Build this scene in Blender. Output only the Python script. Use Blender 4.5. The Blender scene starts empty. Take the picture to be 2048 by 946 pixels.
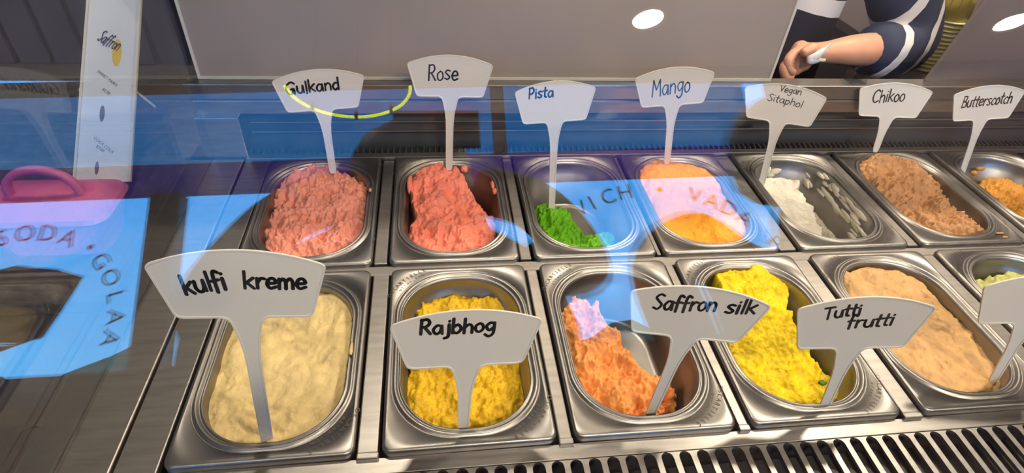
import bpy, bmesh, math, random
import numpy as np
from mathutils import Vector, Matrix
random.seed(7)
S = bpy.context.scene
COL = S.collection
PI = math.pi
# ------------------------------------------------------------------ camera
cd = bpy.data.cameras.new('camera'); cam = bpy.data.objects.new('camera', cd); COL.objects.link(cam)
cam.location = (0.3654, -0.4257, 0.7356)
cam.rotation_euler = tuple(math.radians(a) for a in (50.0166, -3.3394, -6.5884))
cd.sensor_width = 36.0; cd.lens = 1162.0/2048*36; cd.clip_start = 0.01
S.camera = cam
# ------------------------------------------------------------------ world, exposure
W = bpy.data.worlds.new('sky'); S.world = W; W.use_nodes = True
wn = W.node_tree; bg = wn.nodes['Background']
tc = wn.nodes.new('ShaderNodeTexCoord'); sx = wn.nodes.new('ShaderNodeSeparateXYZ'); rp = wn.nodes.new('ShaderNodeValToRGB')
wn.links.new(tc.outputs['Generated'], sx.inputs[0]); wn.links.new(sx.outputs['Z'], rp.inputs[0]); wn.links.new(rp.outputs[0], bg.inputs[0])
rp.color_ramp.elements[0].position = 0.0; rp.color_ramp.elements[0].color = (0.10, 0.46, 0.88, 1)
rp.color_ramp.elements[1].position = 0.55; rp.color_ramp.elements[1].color = (0.045, 0.32, 0.95, 1)
bg.inputs[1].default_value = 8.0
S.view_settings.view_transform = 'Standard'; S.view_settings.look = 'None'
S.view_settings.exposure = 0.0; S.view_settings.gamma = 1.0; S.view_settings.use_curve_mapping = False
S.cycles.use_denoising = True
S.cycles.max_bounces = 10; S.cycles.transparent_max_bounces = 24; S.cycles.glossy_bounces = 5
S.cycles.sample_clamp_indirect = 6.0
S.cycles.caustics_reflective = False; S.cycles.caustics_refractive = False

def area(name, loc, size, power, color, rot=(0, 0, 0), shape='DISK', size_y=None, parent=None):
    l = bpy.data.lights.new(name, 'AREA'); l.shape = shape; l.size = size
    if size_y: l.size_y = size_y
    l.energy = power; l.color = color
    o = bpy.data.objects.new(name, l); COL.objects.link(o); o.location = loc; o.rotation_euler = rot
    if parent: o.parent = parent
    return o

# ------------------------------------------------------------------ materials
def srgb(r, g, b):
    f = lambda c: (c/255/12.92) if c/255 <= .04045 else ((c/255+.055)/1.055)**2.4
    return (f(r), f(g), f(b), 1)
MATS = {}
def mat(name, col, rough=.5, metal=0., noise=0., nscale=30., bump=0., bscale=200., spec=.5, sss=0., stretch=None, trans=0., coat=0., emit=None):
    if name in MATS: return MATS[name]
    m = bpy.data.materials.new(name); m.use_nodes = True; nt = m.node_tree; p = nt.nodes['Principled BSDF']
    p.inputs['Base Color'].default_value = col; p.inputs['Roughness'].default_value = rough; p.inputs['Metallic'].default_value = metal
    p.inputs['Specular IOR Level'].default_value = spec
    if trans: p.inputs['Transmission Weight'].default_value = trans
    if coat: p.inputs['Coat Weight'].default_value = coat; p.inputs['Coat Roughness'].default_value = .1
    if sss:
        p.inputs['Subsurface Weight'].default_value = sss; p.inputs['Subsurface Radius'].default_value = (1, .6, .35); p.inputs['Subsurface Scale'].default_value = .006
    if emit:
        p.inputs['Emission Color'].default_value = emit[0]; p.inputs['Emission Strength'].default_value = emit[1]
    t = nt.nodes.new('ShaderNodeTexCoord'); mp = nt.nodes.new('ShaderNodeMapping'); nt.links.new(t.outputs['Object'], mp.inputs[0])
    if stretch: mp.inputs['Scale'].default_value = stretch
    if noise:
        n = nt.nodes.new('ShaderNodeTexNoise'); n.inputs['Scale'].default_value = nscale; n.inputs['Detail'].default_value = 5
        nt.links.new(mp.outputs[0], n.inputs['Vector'])
        r = nt.nodes.new('ShaderNodeValToRGB'); nt.links.new(n.outputs['Fac'], r.inputs[0])
        r.color_ramp.elements[0].position = .3; r.color_ramp.elements[1].position = .7
        r.color_ramp.elements[0].color = tuple(c*(1-noise) for c in col[:3])+(1,)
        r.color_ramp.elements[1].color = tuple(min(1, c*(1+noise)) for c in col[:3])+(1,)
        nt.links.new(r.outputs[0], p.inputs['Base Color'])
    if bump:
        n2 = nt.nodes.new('ShaderNodeTexNoise'); n2.inputs['Scale'].default_value = bscale; n2.inputs['Detail'].default_value = 6
        nt.links.new(mp.outputs[0], n2.inputs['Vector'])
        b = nt.nodes.new('ShaderNodeBump'); b.inputs['Strength'].default_value = bump; b.inputs['Distance'].default_value = .002
        nt.links.new(n2.outputs['Fac'], b.inputs['Height']); nt.links.new(b.outputs[0], p.inputs['Normal'])
    MATS[name] = m; return m
def glassmat(name, tint=(1, 1, 1), ior=1.5, rough=0.0, film=0.0, filmcol=(1, 1, 1)):
    m = bpy.data.materials.new(name); m.use_nodes = True; nt = m.node_tree
    for n in list(nt.nodes): nt.nodes.remove(n)
    o = nt.nodes.new('ShaderNodeOutputMaterial'); mx = nt.nodes.new('ShaderNodeMixShader'); fr = nt.nodes.new('ShaderNodeFresnel')
    tr = nt.nodes.new('ShaderNodeBsdfTransparent'); gl = nt.nodes.new('ShaderNodeBsdfGlossy')
    ge = nt.nodes.new('ShaderNodeNewGeometry'); mr = nt.nodes.new('ShaderNodeMapRange'); mr.inputs[3].default_value = ior; mr.inputs[4].default_value = 1/ior
    nt.links.new(ge.outputs['Backfacing'], mr.inputs[0]); nt.links.new(mr.outputs[0], fr.inputs[0])   # no total reflection: the pane does not bend rays
    tr.inputs[0].default_value = (*tint, 1); gl.inputs['Roughness'].default_value = rough
    nt.links.new(fr.outputs[0], mx.inputs[0]); nt.links.new(tr.outputs[0], mx.inputs[1]); nt.links.new(gl.outputs[0], mx.inputs[2])
    nt.links.new(mx.outputs[0], o.inputs[0]); MATS[name] = m; return m
def vinyl(name, col, t=.5):
    m = bpy.data.materials.new(name); m.use_nodes = True; nt = m.node_tree
    for n in list(nt.nodes): nt.nodes.remove(n)
    o = nt.nodes.new('ShaderNodeOutputMaterial'); mx = nt.nodes.new('ShaderNodeMixShader'); d = nt.nodes.new('ShaderNodeBsdfDiffuse'); r = nt.nodes.new('ShaderNodeBsdfTranslucent')
    d.inputs[0].default_value = col; r.inputs[0].default_value = col; mx.inputs[0].default_value = t
    nt.links.new(d.outputs[0], mx.inputs[1]); nt.links.new(r.outputs[0], mx.inputs[2]); nt.links.new(mx.outputs[0], o.inputs[0]); return m

STEEL = mat('brushed_steel', (.35, .33, .31, 1), .40, 1., noise=.12, nscale=14, bump=.04, bscale=90, stretch=(1, 8, 8))
STEELP = mat('pan_steel', (.30, .288, .275, 1), .38, 1., noise=.10, nscale=18, bump=.03, bscale=60)
STEELD = mat('grey_steel', (.36, .36, .37, 1), .34, 1., noise=.1, nscale=10)
BLACK = mat('black_plastic', (.012, .012, .013, 1), .45)
DARK = mat('dark_liner', (.03, .03, .032, 1), .5)
SIGNW = mat('white_plastic', srgb(226, 222, 214), .38, sss=.05)
INK = mat('black_marker', (.012, .013, .018, 1), .55)
INKB = mat('navy_marker', (.02, .04, .09, 1), .55)
INKG = mat('faded_marker', (.06, .06, .065, 1), .6)
GLASS = glassmat('clear_glass', (.985, .99, .988), 1.5)
SIDEGLASS = glassmat('side_glass', (.93, .955, .95), 1.62)

# ------------------------------------------------------------------ mesh helpers
def link(name, me, m=None, parent=None, smooth=False):
    o = bpy.data.objects.new(name, me); COL.objects.link(o)
    if m: me.materials.clear(); me.materials.append(m)
    if parent: o.parent = parent
    if smooth: me.polygons.foreach_set('use_smooth', [True]*len(me.polygons))
    return o
def bmo(name, bm, m, parent=None, smooth=False):
    me = bpy.data.meshes.new(name); bm.normal_update(); bm.to_mesh(me); bm.free()
    return link(name, me, m, parent, smooth)
def tag(o, label, cat, group=None):
    o['label'] = label; o['category'] = cat
    if group: o['group'] = group
    return o
def struct(o): o['kind'] = 'structure'; return o
def empty(name, loc=(0, 0, 0), label=None, cat=None, group=None):
    o = bpy.data.objects.new(name, None); COL.objects.link(o); o.location = loc; o.empty_display_size = .05
    if label: tag(o, label, cat, group)
    return o
def addbox(bm, x0, x1, y0, y1, z0, z1, bev=0.):
    r = bmesh.ops.create_cube(bm, size=1.0); vs = r['verts']
    for v in vs:
        v.co = Vector(((x0+x1)/2+v.co.x*(x1-x0), (y0+y1)/2+v.co.y*(y1-y0), (z0+z1)/2+v.co.z*(z1-z0)))
    if bev:
        es = list({e for v in vs for e in v.link_edges}); bmesh.ops.bevel(bm, geom=es, offset=bev, segments=2, affect='EDGES', profile=.5)
def box(name, x0, x1, y0, y1, z0, z1, m, parent=None, bev=0.):
    bm = bmesh.new(); addbox(bm, x0, x1, y0, y1, z0, z1, bev); return bmo(name, bm, m, parent)
def loft(rings, close_top=False, close_bottom=False):
    n = len(rings[0]); vs = [p for r in rings for p in r]; fs = []
    for i in range(len(rings)-1):
        for j in range(n):
            k = (j+1) % n; fs.append((i*n+j, i*n+k, (i+1)*n+k, (i+1)*n+j))
    if close_bottom: fs.append(tuple(reversed(range(n))))
    if close_top: fs.append(tuple((len(rings)-1)*n+j for j in range(n)))
    return vs, fs
def pymesh(name, vs, fs, m, parent=None, smooth=False):
    me = bpy.data.meshes.new(name); me.from_pydata([tuple(v) for v in vs], [], fs); me.update()
    return link(name, me, m, parent, smooth)
def lathe(name, prof, m, parent=None, seg=28, loc=(0, 0, 0), closed=True):
    rings = [[(loc[0]+r*math.cos(2*PI*j/seg), loc[1]+r*math.sin(2*PI*j/seg), loc[2]+z) for j in range(seg)] for r, z in prof]
    v, f = loft(rings, closed, closed); return pymesh(name, v, f, m, parent, True)
def textmesh(s, size, m, name='lettering', parent=None, align='CENTER', extrude=.0, M=None, spacing=1.0):
    c = bpy.data.curves.new('t', 'FONT'); c.body = s; c.size = size; c.align_x = align; c.extrude = extrude; c.space_character = spacing; c.resolution_u = 3
    o = bpy.data.objects.new('t', c); COL.objects.link(o)
    dg = bpy.context.evaluated_depsgraph_get(); me = bpy.data.meshes.new_from_object(o.evaluated_get(dg))
    bpy.data.objects.remove(o); bpy.data.curves.remove(c)
    if M is not None: me.transform(M)
    me.name = name
    return link(name, me, m, parent)
def frame(o, x, u):
    x = Vector(x).normalized(); u = Vector(u); n = x.cross(u).normalized(); u = n.cross(x)
    return Matrix(((x.x, u.x, n.x, o[0]), (x.y, u.y, n.y, o[1]), (x.z, u.z, n.z, o[2]), (0, 0, 0, 1)))
def rrect(hx, hy, r, n=20, cx=0, cy=0):
    r = min(r, hx-1e-4, hy-1e-4); pts = []
    for qx, qy, a0 in ((1, 1, 0), (-1, 1, PI/2), (-1, -1, PI), (1, -1, 3*PI/2)):
        for i in range(n+1):
            a = a0+PI/2*i/n; pts.append((cx+qx*(hx-r)+r*math.cos(a), cy+qy*(hy-r)+r*math.sin(a)))
    return pts

# ------------------------------------------------------------------ room shell
WALLM = mat('plaster_wall', srgb(196, 192, 200), .8, noise=.04, nscale=3)
CEILM = mat('ceiling_paint', srgb(205, 198, 190), .85)
FLOORM = mat('floor_tile', srgb(105, 92, 84), .5, noise=.15, nscale=6)
struct(box('floor', -4, 6, -3.72, 2.6, -1.0, -.95, FLOORM))
struct(box('ceiling', -4, 6, -3.6, 2.6, 2.85, 2.9, CEILM))
struct(box('wall_left', -4.05, -4, -4.2, 2.6, -.95, 2.85, WALLM))
struct(box('wall_right', 6, 6.05, -4.2, 2.6, -.95, 2.85, WALLM))
struct(box('wall_back', -4, 6, 2.5, 2.6, -.95, 2.85, WALLM))
BOARD = mat('dark_reflection_board', srgb(34, 30, 32), .5)
mb = empty('dark_reflection_board', (1.0, 2.46, .75), 'unseen long dark board added high on the rear wall to darken steel reflections', 'board')  # unseen board, added so the pan steel reflects something dark
bm = bmesh.new(); addbox(bm, -4.2, 4.2, 0, .035, 0, 1.95, .004); bmo('panel', bm, BOARD, mb)
bm = bmesh.new(); addbox(bm, -4.25, 4.25, -.01, .035, -.03, 0, .003); bmo('frame_rail', bm, mat('board_frame', srgb(70, 62, 58), .5), mb)
# shop front behind the photographer, turned slightly; local x along the front, z up
SFA = math.radians(2.9); SF0 = Vector((0, -3.54, 0))
def sfm(): return Matrix.Translation(SF0) @ Matrix.Rotation(SFA, 4, 'Z')
def sf(o): o.data.transform(sfm()); return o
FRAMEM = mat('brown_frame', srgb(70, 48, 44), .5)
PANELM = mat('brown_panel', srgb(62, 44, 42), .6, noise=.1, nscale=4)
wf = bpy.data.objects.new('wall_front', None); COL.objects.link(wf); struct(wf)
sf(box('lower_panel', -4, 6, -.05, .05, -.95, .69, PANELM, wf))
sf(box('lintel', -4, 6, -.05, .05, 2.78, 2.85, PANELM, wf))
sf(box('pier', -4, -3.2, -.05, .05, .69, 2.78, PANELM, wf))
sf(box('pier', 3.05, 6, -.05, .05, .69, 2.78, PANELM, wf))
sf(box('mullion', -1.64, -1.43, -.06, .06, .69, 1.92, FRAMEM, wf))
sf(box('mullion', .80, .90, -.05, .05, 2.16, 2.78, FRAMEM, wf))
sf(box('rail', -3.2, 3.05, -.04, .04, .66, .70, FRAMEM, wf))
PURPLE = vinyl('purple_vinyl', srgb(120, 84, 190), .6)
bnd = sf(box('sign_band', -3.2, 3.05, -.02, .02, 1.92, 2.16, PURPLE, wf))
WINT = glassmat('tinted_window', (.42, .5, .52), 1.45); WING = glassmat('window_glass', (.95, .97, .98), 1.3)
for i, (a, b, z0, z1, mm) in enumerate(((-3.2, -1.64, .70, 1.92, WING), (-1.43, 3.05, .70, 1.92, WING), (-3.2, .80, 2.16, 2.78, WINT), (.90, 2.85, 2.16, 2.78, WINT))):
    struct(sf(box('window_%d' % (i+1), a, b, -.006, .006, z0, z1, mm)))
LBLUE = vinyl('pale_blue_vinyl', srgb(150, 200, 240), .7)
MAROON = vinyl('maroon_vinyl', srgb(110, 30, 60), .35); GREYV = vinyl('grey_vinyl', srgb(70, 62, 90), .35); BROWNV = vinyl('brown_vinyl', srgb(130, 92, 78), .25); PINKV = vinyl('pink_vinyl', srgb(190, 40, 90), .4)
def sft(s, size, m, x, z, parent, rot=0.):
    M = sfm() @ Matrix.Translation((x, -.03, z)) @ Matrix.Rotation(PI/2, 4, 'X') @ Matrix.Rotation(rot, 4, 'Z')
    return textmesh(s, size, m, 'lettering', parent, M=M)
sft('juice', .2, LBLUE, -.95, 1.98, wf)
sft('sandwich', .2, LBLUE, 1.5, 1.98, wf)
def arc_text(s, cx, cz, r, a0, da, size, m, parent):
    for i, ch in enumerate(s):
        a = a0-da*i
        if ch != ' ': sft(ch, size, m, cx+r*math.cos(a), cz+r*math.sin(a), parent, a-PI/2)
d1 = empty('window_decal', tuple(sfm() @ Vector((-2.4, -.03, 1.2))), 'round maroon window lettering with a bowl and pink petals, reflected at left', 'decal')
d1m = d1
def reparent(o, p): 
    o.parent = p; o.matrix_parent_inverse = Matrix.Translation(p.location).inverted()
n0 = set(bpy.data.objects)
arc_text('SODA', -2.44, 1.06, .58, math.radians(108), math.radians(13.5), .17, MAROON, None)
arc_text('\u2022', -2.44, 1.06, .60, math.radians(52), .1, .15, MAROON, None)
arc_text('GOLAA', -2.44, 1.06, .58, math.radians(40), math.radians(13), .16, GREYV, None)
arc_text('\u2022', -2.44, 1.06, .60, math.radians(-26), .1, .15, GREYV, None)
arc_text('SODA', -2.44, 1.06, .58, math.radians(-38), math.radians(13), .15, GREYV, None)
def sfpoly(name, pts, m, d=.006):
    bm = bmesh.new(); vs = [bm.verts.new((x, -.02, z)) for x, z in pts]; f = bm.faces.new(vs)
    e = bmesh.ops.extrude_face_region(bm, geom=[f]); bmesh.ops.translate(bm, verts=[g for g in e['geom'] if isinstance(g, bmesh.types.BMVert)], vec=(0, -d, 0))
    bmesh.ops.recalc_face_normals(bm, faces=bm.faces); o = bmo(name, bm, m); o.data.transform(sfm()); return o
sfpoly('bowl', [(-2.85, 1.38), (-2.5, 1.46), (-2.22, 1.42), (-2.05, 1.36), (-2.16, 1.12), (-2.25, .95), (-2.7, .92)], BROWNV)
for k in range(5):
    a = math.radians(200-38*k); cx, cz = -2.38, .92
    sfpoly('petal', [(cx, cz), (cx+.16*math.cos(a+.35), cz+.10*math.sin(a+.35)+.02), (cx+.26*math.cos(a), cz+.13*math.sin(a)+.02), (cx+.16*math.cos(a-.35), cz+.10*math.sin(a-.35))], PINKV, .004+.001*k)
for o in set(bpy.data.objects)-n0: reparent(o, d1)
d2 = empty('window_decal', tuple(sfm() @ Vector((1.8, -.03, 1.2))), 'arched grey window lettering about sandwiches and vada, reflected over mango', 'decal')
n0 = set(bpy.data.objects)
arc_text('SANDWICH \u2022 VADA PAV', 1.95, .72, 1.06, math.radians(148), math.radians(7.0), .17, GREYV, None)
for o in set(bpy.data.objects)-n0: reparent(o, d2)
# outside: pavement, hedge, parked car
PAVE = mat('pavement', srgb(150, 145, 138), .8, noise=.1, nscale=5)
struct(box('ground_outside', -18, 18, -30, -4.25, -1.1, -1.0, PAVE))
HEDGE = mat('hedge_leaves', srgb(70, 95, 50), .8, noise=.4, nscale=9)
bm = bmesh.new(); bmesh.ops.create_grid(bm, x_segments=60, y_segments=6, size=1)
for v in bm.verts:
    t = v.co.x; s_ = (v.co.y+1)/2
    v.co = Vector((t*14, -14+.9*math.sin(s_*PI)*(1+.2*random.random()), -1+s_*2.6*(1+.18*math.sin(t*23)+.12*random.random())))
hd = bmo('hedge', bm, HEDGE, None, True); hd.modifiers.new('s', 'SOLIDIFY').thickness = .3; tag(hd, 'green hedge across the street, seen reflected at the bottom of windows', 'hedge')

# ------------------------------------------------------------------ ceiling lamps
LAMPRING = mat('lamp_ring', srgb(225, 225, 222), .4)
LAMPS = [(1.86, -2.78, 2.845, 40), (4.7, -2.74, 2.845, 40), (2.6, 1.35, 2.845, 100), (.3, 1.35, 2.845, 50), (2.7, -1.9, 2.845, 105), (1.0, -1.95, 2.845, 95), (-.8, -1.9, 2.845, 30)]
LNAMES = ['over the customer side right of centre', 'over the customer side far right', 'behind the counter right', 'behind the counter left', 'in front of the right end of the case', 'added as fill in front of the middle of the case', 'added as fill in front of the left end of the case']  # middle and left front lamps are fill, added to brighten the signs
for (x, y, z, p), nm in zip(LAMPS, LNAMES):
    t = empty('ceiling_lamp', (x, y, z), 'round recessed white ceiling lamp ' + nm, 'lamp', 'recessed ceiling lamps')
    rg = lathe('trim_ring', [(.10, 0), (.135, 0), (.135, -.012), (.10, -.012), (.10, 0)], LAMPRING, t, 32, closed=False)
    area('bulb', (0, 0, -.004), .2, p, (1.0, .84, .66), parent=t)
# yellow ring pendant (reflected above the Gulkand sign)
NEON = mat('yellow_neon', (.9, .95, .05, 1), .5, emit=((.85, 1.0, .04, 1), 5.0))
t = empty('ring_pendant', (-.04, -2.0, 1.80), 'yellow glowing half ring pendant lamp reflected over the gulkand sign', 'lamp')
for dz, rr in ((0, .29),):
    bm = bmesh.new(); N = 40; M_ = 8
    vs = [[bm.verts.new(((rr+.008*math.cos(2*PI*j/M_))*math.cos(PI+PI*i/N), (rr+.008*math.cos(2*PI*j/M_))*math.sin(PI+PI*i/N), dz+.008*math.sin(2*PI*j/M_))) for j in range(M_)] for i in range(N+1)]
    for i in range(N):
        for j in range(M_): bm.faces.new((vs[i][j], vs[i+1][j], vs[i+1][(j+1) % M_], vs[i][(j+1) % M_]))
    bm.faces.new(vs[0]); bm.faces.new(list(reversed(vs[-1]))); bmo('tube', bm, NEON, t, True)
for a in (3.9, 4.7, 5.4):
    bm = bmesh.new(); addbox(bm, .285*math.cos(a)-.008, .285*math.cos(a)+.008, .285*math.sin(a)-.016, .285*math.sin(a)+.016, -.012, .02); bmo('clip', bm, BLACK, t)
    bm = bmesh.new(); addbox(bm, .285*math.cos(a)-.001, .285*math.cos(a)+.001, .285*math.sin(a)-.001, .285*math.sin(a)+.001, .02, 1.05); bmo('wire', bm, BLACK, t)

# ------------------------------------------------------------------ display case
case = empty('display_case', (0, 0, -.95), 'stainless steel gelato display case with slanted glass front', 'display case')
OFF = Matrix.Translation((0, 0, .95))
def cpart(o): o.data.transform(OFF); o.parent = case; return o
def cbox(name, *a, bev=0.): return cpart(box(name, *a, bev=bev))
XL, XR_ = -.122, 2.2
cbox('body', -.16, XR_, -.30, .86, -.95, -.2, STEELD)
cbox('well', -.06, XR_, -.01, .745, -.2, -.19, DARK)
cbox('well_wall', -.06, -.052, -.01, .745, -.19, -.02, DARK)
cbox('well_wall', -.06, XR_, .735, .745, -.19, -.02, DARK)
cbox('well_wall', -.06, XR_, -.006, .0, -.19, -.02, DARK)
cbox('deck_strip', -.058, -.004, -.02, .738, -.016, -.003, STEEL, bev=.002)
cbox('deck_plate', -.128, -.061, -.22, .738, -.012, .0, STEEL, bev=.002)
cbox('side_gasket', -.178, -.129, -.26, .80, -.03, .0, BLACK, bev=.004)
cbox('front_ledge', -.058, XR_, -.0235, .0, -.022, -.013, STEEL, bev=.001)
cbox('cross_rail', -.058, XR_, .355, .38, -.03, -.010, STEEL, bev=.002)
cbox('rear_ledge', -.058, XR_, .739, .757, -.012, .0, STEEL, bev=.001)
# front air grille: frame + single ribs over a dark duct
cbox('front_duct', -.06, XR_, -.20, -.024, -.09, -.06, DARK)
fg = empty('front_grille'); fg.parent = case; fg.location = (0, 0, .95)
cbox('grille_edge', -.06, XR_, -.215, -.19, -.022, -.013, STEEL)
bm = bmesh.new(); N = 8; w = .0042
pts = [(-w, -.17), (-w, 0)]
prof = [(-w, -.17), (w, -.17), (w, -.012)] + [(w+.0088-.0088*math.cos(a)*1.0, -.012+.0088*math.sin(a)) for a in [PI/2*i/5 for i in range(6)]] + [(-w-.0088+.0088*math.cos(a), -.012+.0088*math.sin(a)) for a in [PI/2-PI/2*i/5 for i in range(6)]] + [(-w, -.012)]
vs = [bm.verts.new((x, y-.0212+.0088-.009, -.0135)) for x, y in prof]; f = bm.faces.new(vs)
e = bmesh.ops.extrude_face_region(bm, geom=[f]); bmesh.ops.translate(bm, verts=[g for g in e['geom'] if isinstance(g, bmesh.types.BMVert)], vec=(0, 0, -.006)); bmesh.ops.recalc_face_normals(bm, faces=bm.faces)
ribme = bpy.data.meshes.new('rib'); bm.to_mesh(ribme); bm.free(); ribme.materials.append(STEEL)
for i in range(82):
    o = bpy.data.objects.new('rib', ribme); COL.objects.link(o); o.parent = fg; o.location = (-.045+.0262*i, 0, 0)
# rear air grille
rg = empty('rear_grille'); rg.parent = case; rg.location = (0, 0, .95)
bm = bmesh.new(); addbox(bm, -.0016, .0016, .757, .778, -.012, .004); rme = bpy.data.meshes.new('rear_rib'); bm.to_mesh(rme); bm.free(); rme.materials.append(mat('rear_rib_dark', (.07, .072, .08, 1), .4, .4))
for i in range(154):
    o = bpy.data.objects.new('rear_rib', rme); COL.objects.link(o); o.parent = rg; o.location = (-.05+.0138*i, 0, 0)
cbox('rear_duct', -.06, XR_, .757, .78, -.06, -.04, DARK)
# rear recess, ledges, sill
BLUEST = mat('satin_steel', (.06, .065, .075, 1), .35, .3, noise=.08, nscale=8)
cbox('recess_panel', -.06, XR_, .780, .786, -.04, .10, BLUEST)
cbox('recess_ledge', -.04, XR_, .773, .780, .0705, .073, STEEL)
cbox('recess_ledge', -.04, XR_, .770, .780, .048, .0505, STEEL)
cbox('corner_post', -.142, -.052, .742, .786, -.012, .10, STEEL, bev=.002)
cbox('sill_lower', -.142, XR_, .762, .79, .098, .130, STEEL, bev=.002)
cbox('sill_upper', -.146, XR_, .766, .80, .130, .161, STEELD, bev=.002)
cbox('sill_lip', -.150, XR_, .760, .803, .161, .168, STEEL, bev=.0015)
# glass: two slanted front panes, side pane, top shelf
GA = math.radians(29); gn = Vector((0, -math.cos(GA), math.sin(GA))); gu = Vector((0, math.sin(GA), math.cos(GA)))
def slab(name, o, x, u, w, h, th, m):
    M = frame(o, x, u); bm = bmesh.new(); addbox(bm, 0, w, 0, h, -th, 0); bm.transform(M); return cpart(bmo(name, bm, m))
for d in (0., -.019):
    o = Vector((XL-.03, -.25, 0)) + gn*d
    slab('front_pane', o, (1, 0, 0), gu, XR_-XL+.03, .76, .005, GLASS)
bm = bmesh.new()
prof = [(-.245, .0005), (.74, .0005), (.74, .62), (.115, .62)]
va = [bm.verts.new((XL, y, z)) for y, z in prof]; vb = [bm.verts.new((XL-.006, y, z)) for y, z in prof]
bm.faces.new(va); bm.faces.new(list(reversed(vb)))
for i in range(4): bm.faces.new((va[i], vb[i], vb[(i+1) % 4], va[(i+1) % 4]))
bmesh.ops.recalc_face_normals(bm, faces=bm.faces); cpart(bmo('side_pane', bm, SIDEGLASS))
cbox('top_shelf', XL-.01, XR_, .11, .86, .665, .675, GLASS)
cbox('lamp_housing', XL, XR_, .70, .78, .625, .66, STEELD, bev=.004)
area('strip_light', ((XL+XR_)/2+.2, .735, .622+.95), XR_-XL-.7, 4.0, (1.0, .80, .58), shape='RECTANGLE', size_y=.035, parent=case)
# rear sliding door (grey acrylic) and the second one standing ajar at right
ACRYL = mat('grey_acrylic', srgb(158, 147, 140), .32, noise=.03, nscale=3, coat=.3)
ACEDGE = mat('acrylic_edge', srgb(205, 200, 190), .25)
dr = empty('sliding_door', (-.122, .786, .1685), 'wide grey acrylic rear sliding door standing on the steel sill', 'door')
bm = bmesh.new(); addbox(bm, 0, 1.275, 0, .008, .003, .56, .003); bmo('panel', bm, ACRYL, dr)
bm = bmesh.new(); addbox(bm, 0, 1.276, -.0025, .0105, .0, .006); addbox(bm, -.003, .003, -.002, .010, .0, .565); addbox(bm, 1.273, 1.279, -.002, .010, .0, .565); bmo('edge_trim', bm, ACEDGE, dr)
d2r = empty('sliding_door', (1.57, .791, .1685), 'dark grey rear door panel leaning ajar at the far right', 'door'); d2r.rotation_euler = (0, math.radians(13), math.radians(6))
SMOKE = mat('smoked_panel', srgb(112, 102, 100), .25, noise=.08, nscale=5, coat=.4)
bm = bmesh.new(); addbox(bm, 0, .75, 0, .008, 0, .6, .002); bmo('panel', bm, SMOKE, d2r)

# ------------------------------------------------------------------ pans
PW, PD = .243, .362
def pan_mesh():
    hx, hy = PW/2, PD/2
    prof = [(0, 0, -.015, .013), (0, 0, -.005, .013), (.0012, .0012, -.0012, .013), (.004, .004, 0, .012),
            (.0075, .0135, 0, .096), (.0082, .0142, -.0025, .096), (.0105, .0165, -.0032, .095), (.0118, .0178, .0008, .094), (.0142, .0202, .0016, .093), (.0165, .0225, .0004, .092),
            (.0178, .0238, -.003, .091), (.0195, .0255, -.0036, .09), (.0205, .0265, -.0016, .09), (.0225, .0285, -.002, .089), (.024, .030, -.010, .088),
            (.0255, .0315, -.034, .087), (.0285, .0345, -.036, .085), (.0345, .0405, -.114, .08), (.038, .044, -.119, .077), (.046, .052, -.121, .07)]
    rings = []
    for ix, iy, z, r in prof: rings.append([(x, y, z) for x, y in rrect(hx-ix, hy-iy, r, 14)])
    v, f = loft(rings, True, False); return v, f
pv, pf = pan_mesh(); panme = bpy.data.meshes.new('gelato_pan'); panme.from_pydata(pv, [], pf); panme.update(); panme.materials.append(STEELP)
panme.polygons.foreach_set('use_smooth', [True]*len(panme.polygons))
ENG = mat('engraving', (.10, .085, .07, 1), .5, .6)
def engr_mesh():
    bms = []
    cx, cy = PW/2-.0075-.096, -(PD/2-.0135-.096)
    M0 = []
    for s, r, size, a0, a1 in (('OSCARTIELLE', .1075, .0105, math.radians(-22), math.radians(-66)), ('olluo.com', .0985, .008, math.radians(-32), math.radians(-62))):
        for i, ch in enumerate(s):
            a = a0+(a1-a0)*i/(len(s)-1)
            M = Matrix.Translation((cx+r*math.cos(a), cy+r*math.sin(a), .0006)) @ Matrix.Rotation(a-PI/2, 4, 'Z')
            o = textmesh(ch, size, None, M=M); M0.append(o)
    bm = bmesh.new()
    for o in M0: bm.from_mesh(o.data); bpy.data.objects.remove(o)
    me = bpy.data.meshes.new('engraved_lettering'); bm.to_mesh(me); bm.free(); me.materials.append(ENG); return me
engme = engr_mesh(); engme2 = engme.copy(); engme2.transform(Matrix.Rotation(PI, 4, 'Z'))
FX = [.000, .279, .549, .815, 1.095, 1.372]; RX = [-.002, .273, .545, .804, 1.090, 1.364, 1.638]
FY = 0.0; RY = .377
PANS = {}
NAMES = {'kulfi': (0, 0), 'rajbhog': (1, 0), 'saffron': (2, 0), 'tutti': (3, 0), 'beige': (4, 0), 'green': (5, 0),
         'gulkand': (0, 1), 'rose': (1, 1), 'pista': (2, 1), 'mango': (3, 1), 'vegan': (4, 1), 'chikoo': (5, 1), 'butter': (6, 1)}
DESC = {'kulfi': 'cream coloured ice cream', 'rajbhog': 'deep yellow flecked ice cream', 'saffron': 'orange crumbly ice cream', 'tutti': 'bright lemon yellow ice cream', 'beige': 'light beige smooth ice cream', 'green': 'pale olive green ice cream',
        'gulkand': 'dusty pink crumbly ice cream', 'rose': 'coral pink ice cream', 'pista': 'vivid green ice cream', 'mango': 'mango orange ice cream', 'vegan': 'white melted ice cream smears', 'chikoo': 'brown chikoo ice cream', 'butter': 'golden caramel ice cream scraps'}
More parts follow.
